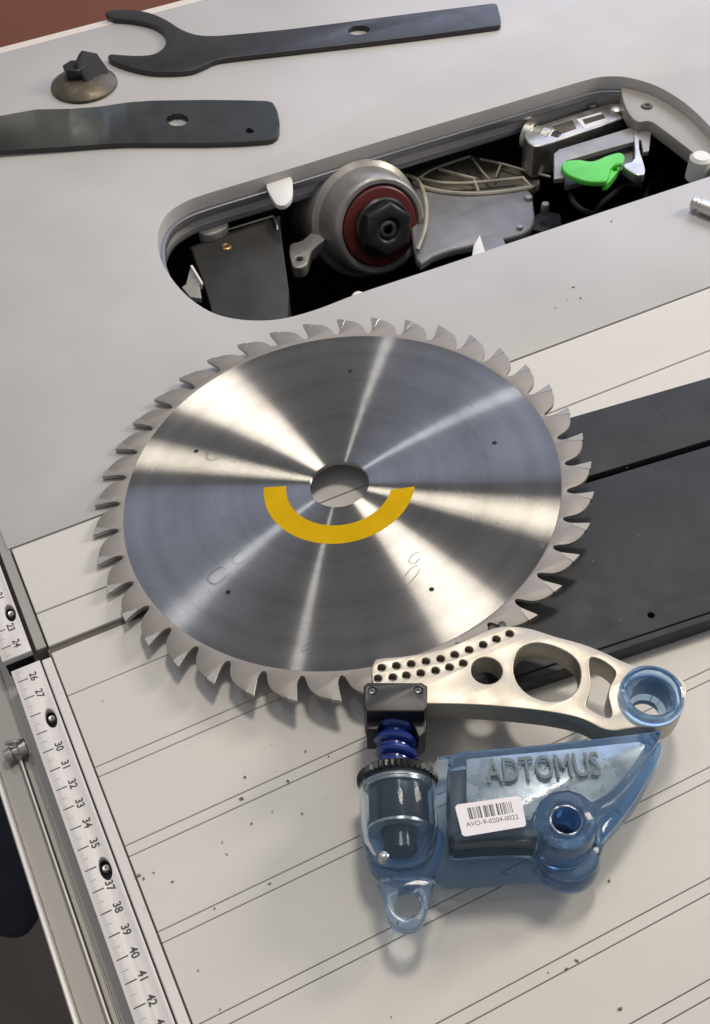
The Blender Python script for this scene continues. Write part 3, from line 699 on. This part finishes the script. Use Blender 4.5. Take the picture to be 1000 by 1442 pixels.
# blue eyelet bush
Mr = at((rc.x, rc.y, 0)); ro = (px(916 + 46, 984, ZA) - rc).length; ri = ro * 0.60
eyelet = lathe([(ri * 0.8, 1.5), (ro * 0.74, 1.5), (ro * 0.78, 1.75), (ro * 0.785, ZA + 0.03), (ro * 0.97, ZA + 0.05), (ro, ZA + 0.25), (ro * 0.95, ZA + 0.55), (ro * 0.86, ZA + 0.60), (ro * 0.78, ZA + 0.5), (ro * 0.66, ZA - 0.2), (ri * 0.8, 1.9), (ri * 0.8, 1.5)], 56, Mr)
link('blue_eyelet', eyelet, M['blue_deep'], bc)

# black end block on the arm
zk = ZA + 0.55
q = pxs([(512, 966), (518, 961), (594, 961), (602, 966), (602, 996), (598, 1002), (516, 1002), (512, 996)], zk)
sc_l, sc_r = px(524, 973, zk), px(589, 972, zk)
bk = link('end_block', prism(q, ZA - 1.7, zk, [circ(sc_l, 0.15, 14), circ(sc_r, 0.15, 14)], 0.07, 2), M['bracket'], bc)
for s_ in (sc_l, sc_r):
    link('block_screw', lathe([(0, -0.12), (0.06, -0.12), (0.07, -0.04), (0.14, -0.02), (0.14, -0.4)], 14, at(s_)), M['steel'], bk)
q = pxs([(515, 1003), (600, 1003), (600, 1030), (590, 1040), (578, 1010), (540, 1010), (532, 1028), (516, 1028)], ZA - 0.2)
link('block_skirt', prism(q, ZA - 1.9, ZA - 0.2, [], 0.06, 2), M['bracket'], bk)

# axis of spring and capsule
ZC = 2.15
A0 = px(557, 1012, ZC + 0.3); A1 = px(566, 1225, ZC)
axd = (A1 - A0); axd.z = 0; axd.normalize()
def on(u, v, z=ZC): return px(u, v, z)
S0 = on(556, 1016, ZC); S1 = on(559, 1084, ZC)
# bellows spring
n = 56; turns = 4.6; path = []
xh = Vector((axd.y, -axd.x, 0))
Ls = (S1 - S0).length + 0.5; rs = (px(588, 1040, ZC) - px(558, 1040, ZC)).length * 0.80
B0 = S0 - axd * 0.35
for i in range(int(turns * 20)):
    t = i / (turns * 20); a = 2 * PI * turns * t
    path.append(B0 + axd * (Ls * t) + (xh * math.cos(a) + Vector((0, 0, 1)) * math.sin(a)) * rs)
link('coil_spring', tube(path, 0.20, 10), M['spring'], bc)
link('spring_core', lathe([(0, 0), (rs * 0.92, 0), (rs * 0.92, Ls), (0, Ls)], 28, frame(B0, axd)), M['spring'], bc)

# capsule
K0 = on(560, 1106, ZC); K1 = on(569, 1210, ZC)
rk = (px(622, 1120, ZC) - px(503, 1120, ZC)).length * 0.46
Lk = (K1 - K0).length; Mk = frame(K0, axd, (0, 0, 1))
shell = [(rk * 0.70, -0.05), (rk * 0.96, -0.05), (rk, 0.1), (rk * 1.0, Lk * 0.35), (rk * 0.99, Lk * 0.62), (rk * 0.93, Lk * 0.8), (rk * 0.80, Lk * 0.96), (rk * 0.55, Lk * 1.08), (rk * 0.25, Lk * 1.12), (0, Lk * 1.13)]
inner = [(0, Lk * 1.02), (rk * 0.3, Lk * 1.01), (rk * 0.6, Lk * 0.94), (rk * 0.80, Lk * 0.75), (rk * 0.86, Lk * 0.5), (rk * 0.87, 0.2), (rk * 0.70, -0.05)]
link('capsule_shell', lathe(shell + inner, 56, Mk), M['clear_blue'], bc)
# knurled black ring
bm = bmesh.new(); nk = 84; rows = []
for z, f in ((-0.42, 0.0), (-0.36, 1.0), (-0.12, 1.0), (-0.06, 0.0)):
    rows.append([bm.verts.new((( rk * 1.0 + (0.09 if i % 2 == 0 else -0.02) * f) * math.cos(2 * PI * i / nk), (rk * 1.0 + (0.09 if i % 2 == 0 else -0.02) * f) * math.sin(2 * PI * i / nk), z)) for i in range(nk)])
for a_, b_ in zip(rows[:-1], rows[1:]):
    for i in range(nk): bm.faces.new((a_[i], a_[(i + 1) % nk], b_[(i + 1) % nk], b_[i]))
bm.faces.new(rows[0]); bm.faces.new(rows[-1])
bm.transform(Mk)
link('knurled_ring', bm2me(bm), M['bracket'], bc, smooth=15)
# steel cylinder inside the shell, flutes added for highlight streaks, pale collars at ends
bm = bmesh.new(); nk = 60; rows = []
for z, f in ((0.30, 0.9), (0.34, 1.0), (Lk * 0.56, 1.0), (Lk * 0.60, 0.92)):
    rows.append([bm.verts.new((rk * 0.74 * f * (1 + 0.035 * math.cos(9 * 2 * PI * i / nk)) * math.cos(2 * PI * i / nk), rk * 0.74 * f * (1 + 0.035 * math.cos(9 * 2 * PI * i / nk)) * math.sin(2 * PI * i / nk), z)) for i in range(nk)])
for a_, b_ in zip(rows[:-1], rows[1:]):
    for i in range(nk): bm.faces.new((a_[i], a_[(i + 1) % nk], b_[(i + 1) % nk], b_[i]))
bm.faces.new(rows[0]); bm.faces.new(rows[-1]); bm.transform(Mk)
link('inner_cylinder', bm2me(bm), M['gunmetal'], bc, smooth=50)
link('inner_collar', lathe([(rk * 0.60, 0.02), (rk * 0.83, 0.02), (rk * 0.83, 0.28), (rk * 0.60, 0.28), (rk * 0.60, 0.02)], 40, Mk), M['foil'], bc)
link('inner_band', lathe([(rk * 0.5, Lk * 0.61), (rk * 0.80, Lk * 0.61), (rk * 0.80, Lk * 0.645), (rk * 0.5, Lk * 0.645)], 40, Mk), M['foil'], bc)
link('inner_piston', lathe([(0, Lk * 0.646), (rk * 0.42, Lk * 0.646), (rk * 0.42, Lk * 0.9), (rk * 0.3, Lk * 0.95), (0, Lk * 0.95)], 28, Mk), M['gunmetal'], bc)
# base cup and tail under the capsule
q = [(512, 1165), (540, 1158), (590, 1160), (622, 1170), (624, 1200), (612, 1232), (592, 1244), (560, 1246), (535, 1236), (518, 1212)]
link('cup', prism(cr(pxs(q, 1.6), 3), 0.9, 1.9, [], 0.25, 3), M['blue_deep'], bc)
sp_ = px(540, 1206, 3.3)
link('cup_screw', lathe([(0, 0.1), (0.12, 0.1), (0.2, 0.05), (0.22, -0.2)], 14, at(px(540, 1206, 3.1))), M['foil'], bc)
# tab with an eye
ZT = 2.2
q = [(536, 1236), (610, 1236), (607, 1255), (603, 1275), (597, 1296), (586, 1307), (570, 1310), (554, 1304), (545, 1290), (541, 1268)]
hc = px(574, 1272, ZT)
link('tail_tab', prism(cr(pxs(q, ZT), 3), ZT - 0.55, ZT, [circ(hc, (px(594, 1272, ZT) - hc).length, 22)], 0.12, 3), M['blue'], bc)

# main housing
ZH = 3.7
def z8(pts): return [(460 + x / 2, 1000 + y / 2) for x, y in pts]
base = z8([(300, 165), (345, 130), (420, 120), (600, 105), (800, 88), (905, 75), (938, 90), (946, 120), (930, 165), (900, 220), (868, 275), (820, 330), (785, 372), (768, 420), (740, 462), (700, 488), (655, 488), (610, 476), (560, 474), (460, 482), (360, 488), (318, 478), (300, 430)])
link('housing_base', prism(cr(pxs(base, 1.5), 3), 0.75, 1.75, [], 0.22, 3), M['blue'], bc)
bhole = px(797, 1157, ZH)
rbh = (px(797 + 24, 1157, ZH) - bhole).length
topo = z8([(342, 150), (352, 126), (380, 114), (500, 104), (700, 84), (900, 60), (938, 52), (944, 66), (920, 105), (890, 150), (862, 195), (825, 235), (790, 258), (768, 275), (764, 320), (744, 362), (712, 388), (668, 396), (622, 386), (590, 368), (540, 362), (440, 366), (362, 372), (346, 350), (338, 260)])
link('housing_cover', prism(cr(pxs(topo, ZH), 3), 1.77, ZH, [circ(bhole, rbh * 1.0, 26)], 0.16, 3), M['blue'], bc)
# right-hand rib
rb_ = z8([(905, 84), (932, 72), (944, 92), (938, 128), (905, 190), (862, 262), (800, 340), (772, 362), (768, 330), (778, 290), (830, 240), (872, 170)])
link('side_rib', prism(cr(pxs(rb_, 2.6), 3), 1.76, 2.6, [], 0.12, 2), M['blue_deep'], bc)
# boss round the eye
link('boss', lathe([(rbh, 1.8), (rbh, ZH + 0.22), (rbh * 1.12, ZH + 0.30), (rbh * 1.5, ZH + 0.22), (rbh * 1.78, ZH + 0.10), (rbh * 1.86, ZH - 0.25), (rbh * 1.86, 1.8), (rbh, 1.8)], 48, at((bhole.x, bhole.y, 0))), M['blue'], bc)
link('hole_blocker_disc', lathe([(0, 1.30), (rbh * 0.97, 1.30), (rbh * 0.97, 1.1), (0, 1.1)], 32, at((bhole.x, bhole.y, 0.66))), M['hole_blocker_navy'], bc)  # opaque disc added to block the lit table showing through the hole
link('boss_liner', lathe([(rbh * 0.95, 0.95), (rbh * 0.97, ZH + 0.15), (rbh * 0.86, ZH + 0.15), (rbh * 0.84, 0.95), (rbh * 0.95, 0.95)], 40, at((bhole.x, bhole.y, 0))), M['blue_deep'], bc)
lob = px(800, 1214, 1.2)
link('lower_lobe', lathe([(0, 0.7), (rbh * 1.6, 0.7), (rbh * 1.85, 0.95), (rbh * 1.9, 1.5), (rbh * 1.7, 2.1), (rbh * 1.2, 2.25), (0, 2.3)], 48, at((lob.x, lob.y, 0))), M['blue'], bc)
# innards
pl = z8([(395, 132), (500, 122), (700, 103), (880, 84), (900, 92), (872, 140), (830, 195), (790, 232), (748, 256), (718, 232), (680, 220), (640, 226), (606, 250), (586, 284), (578, 304), (400, 322), (394, 230)])
pm = pxs(pl, ZH)
link('silver_plate', prism([v for v in pm], ZH - 0.42, ZH - 0.22, [], 0.03), M['foil'], bc)
q = z8([(345, 165), (396, 160), (402, 330), (350, 350)])
link('dark_cell', prism(pxs(q, ZH - 0.2), 1.9, ZH - 0.45, [], 0.1), M['bracket'], bc)
q = z8([(360, 345), (575, 322), (600, 352), (560, 356), (440, 358), (362, 364)])
link('dark_cell', prism(pxs(q, ZH - 0.3), 1.9, ZH - 0.5, [], 0.05), M['bracket'], bc)
# raised lettering on the cover
a = px(684, 1084, ZH); b = px(846, 1073, ZH); d = (b - a).normalized(); L0 = (b - a).length
Mt = Matrix((d, Vector((-d.y, d.x, 0)), Vector((0, 0, 1)))).transposed().to_4x4()
cpos = px(765, 1083, ZH); Mt.translation = Vector((cpos.x, cpos.y, ZH + 0.012))
tm = text('ADTOMUS', 1.0, Matrix.Identity(4), 0.03, 0.012, 1.0)
wx = max(v.co.x for v in tm.vertices) - min(v.co.x for v in tm.vertices); hy = max(v.co.y for v in tm.vertices) - min(v.co.y for v in tm.vertices)
hgt = (px(765, 1066, ZH) - px(765, 1100, ZH)).length
tm.transform(Mt @ Matrix.Diagonal((L0 / wx, hgt / hy, 1, 1)))
link('raised_lettering', tm, M['letters'], bc, smooth=0)
# sticker with barcode
stc = [(641, 1137), (644, 1133), (729, 1121), (734, 1124), (741, 1160), (739, 1164), (656, 1178), (651, 1176)]
zs = ZH + 0.01
sk = link('sticker', prism(pxs(stc, zs), ZH + 0.002, ZH + 0.016), M['sticker'], bc, smooth=0)
def onst(s_, t_, z):           # s along the long side, t down the short side
    a0, a1, a2, a3 = px(642, 1134, zs), px(731, 1121, zs), px(741, 1163, zs), px(653, 1178, zs)
    q_ = a0.lerp(a1, s_).lerp(a3.lerp(a2, s_), t_); return Vector((q_.x, q_.y, z))
bm = bmesh.new(); s_ = 0.16; k_ = 0
while s_ < 0.84:
    wv = random.choice((0.008, 0.012, 0.02, 0.026))
    bm.faces.new([bm.verts.new(onst(*q_, ZH + 0.02)) for q_ in ((s_, 0.14), (s_ + wv, 0.14), (s_ + wv, 0.52), (s_, 0.52))])
    s_ += wv + random.choice((0.008, 0.012, 0.02)); k_ += 1
    if k_ in (8, 15): s_ += 0.03
link('barcode', bm2me(bm), M['print'], sk, smooth=0)
e1_ = (onst(1, .5, 0) - onst(0, .5, 0)); ang = math.atan2(e1_.y, e1_.x)
link('code_number', text('AVO-9-0204-0022', 0.27, at(onst(0.5, 0.67, ZH + 0.02)) @ rotz(ang)), M['print'], sk, smooth=0)

# ------------------------------------------------------------------ crumbs on the table
bm = bmesh.new()
def crumb(u, v, s, z=0.0):
    s *= 0.72
    P = px(u, v, z); a = random.random() * PI
    for k in range(random.choice((1, 2, 2, 3))):
        o = P + Vector((random.uniform(-1, 1), random.uniform(-1, 1), 0)) * s * 0.9
        r_ = s * random.uniform(0.5, 1.0); r = bmesh.ops.create_icosphere(bm, subdivisions=1, radius=1)
        mt = at((o.x, o.y, z + 0.02 + r_ * 0.25)) @ rotz(a) @ Matrix.Diagonal((r_ * 1.5, r_ * 0.8, r_ * 0.4, 1))
        for vv in r['verts']: vv.co = mt @ (vv.co + Vector((random.uniform(-.2, .2), random.uniform(-.2, .2), 0)))
for (u, v, s) in ((340, 1125, .09), (345, 1095, .08), (405, 1101, .08), (430, 1059, .07), (462, 1065, .06), (426, 1147, .08), (354, 1160, .07), (383, 1143, .04), (313, 1187, .06), (319, 1203, .06), (301, 1282, .09), (380, 1245, .07), (277, 1367, .09), (310, 1421, .06), (243, 1241, .05), (197, 1232, .10), (202, 1238, .08), (216, 1229, .06), (243, 1241, .05), (812, 1352, .09), (797, 1365, .06), (772, 1370, .05), (857, 1241, .07), (874, 1421, .08), (552, 1432, .05), (382, 1048, .05), (145, 988, .04), (808, 405, .09), (818, 420, .08), (799, 422, .06), (783, 434, .07), (861, 312, .08)):
    crumb(u, v, s, Z1 if v < 600 else 0.0)
for i in range(34):
    u, v = random.uniform(150, 1000), random.uniform(1000, 1442)
    crumb(u, v, random.uniform(0.012, 0.026))
for i in range(16):
    u, v = random.uniform(20, 1000), random.uniform(190, 620)
    P = px(u, v, Z1)
    if v < 460 and u > 210: continue
    crumb(u, v, random.uniform(0.015, 0.03), Z1)
for i in range(26):
    x, y = random.uniform(xA + 3, xA + 16), random.uniform(yL + 1, yU - 0.4); P = Q(x, y)
    o = Vector((P.x, P.y, HB + 0.012)); r_ = random.uniform(0.015, 0.05); r = bmesh.ops.create_icosphere(bm, subdivisions=1, radius=1)
    for vv in r['verts']: vv.co = o + Vector((vv.co.x * r_ * 1.4, vv.co.y * r_ * 0.7, vv.co.z * r_ * 0.3))
props(link('debris', bm2me(bm), M['speck'], smooth=60), 'scattered brown sawdust crumbs lying on the pale table strips', 'debris', kind='stuff')
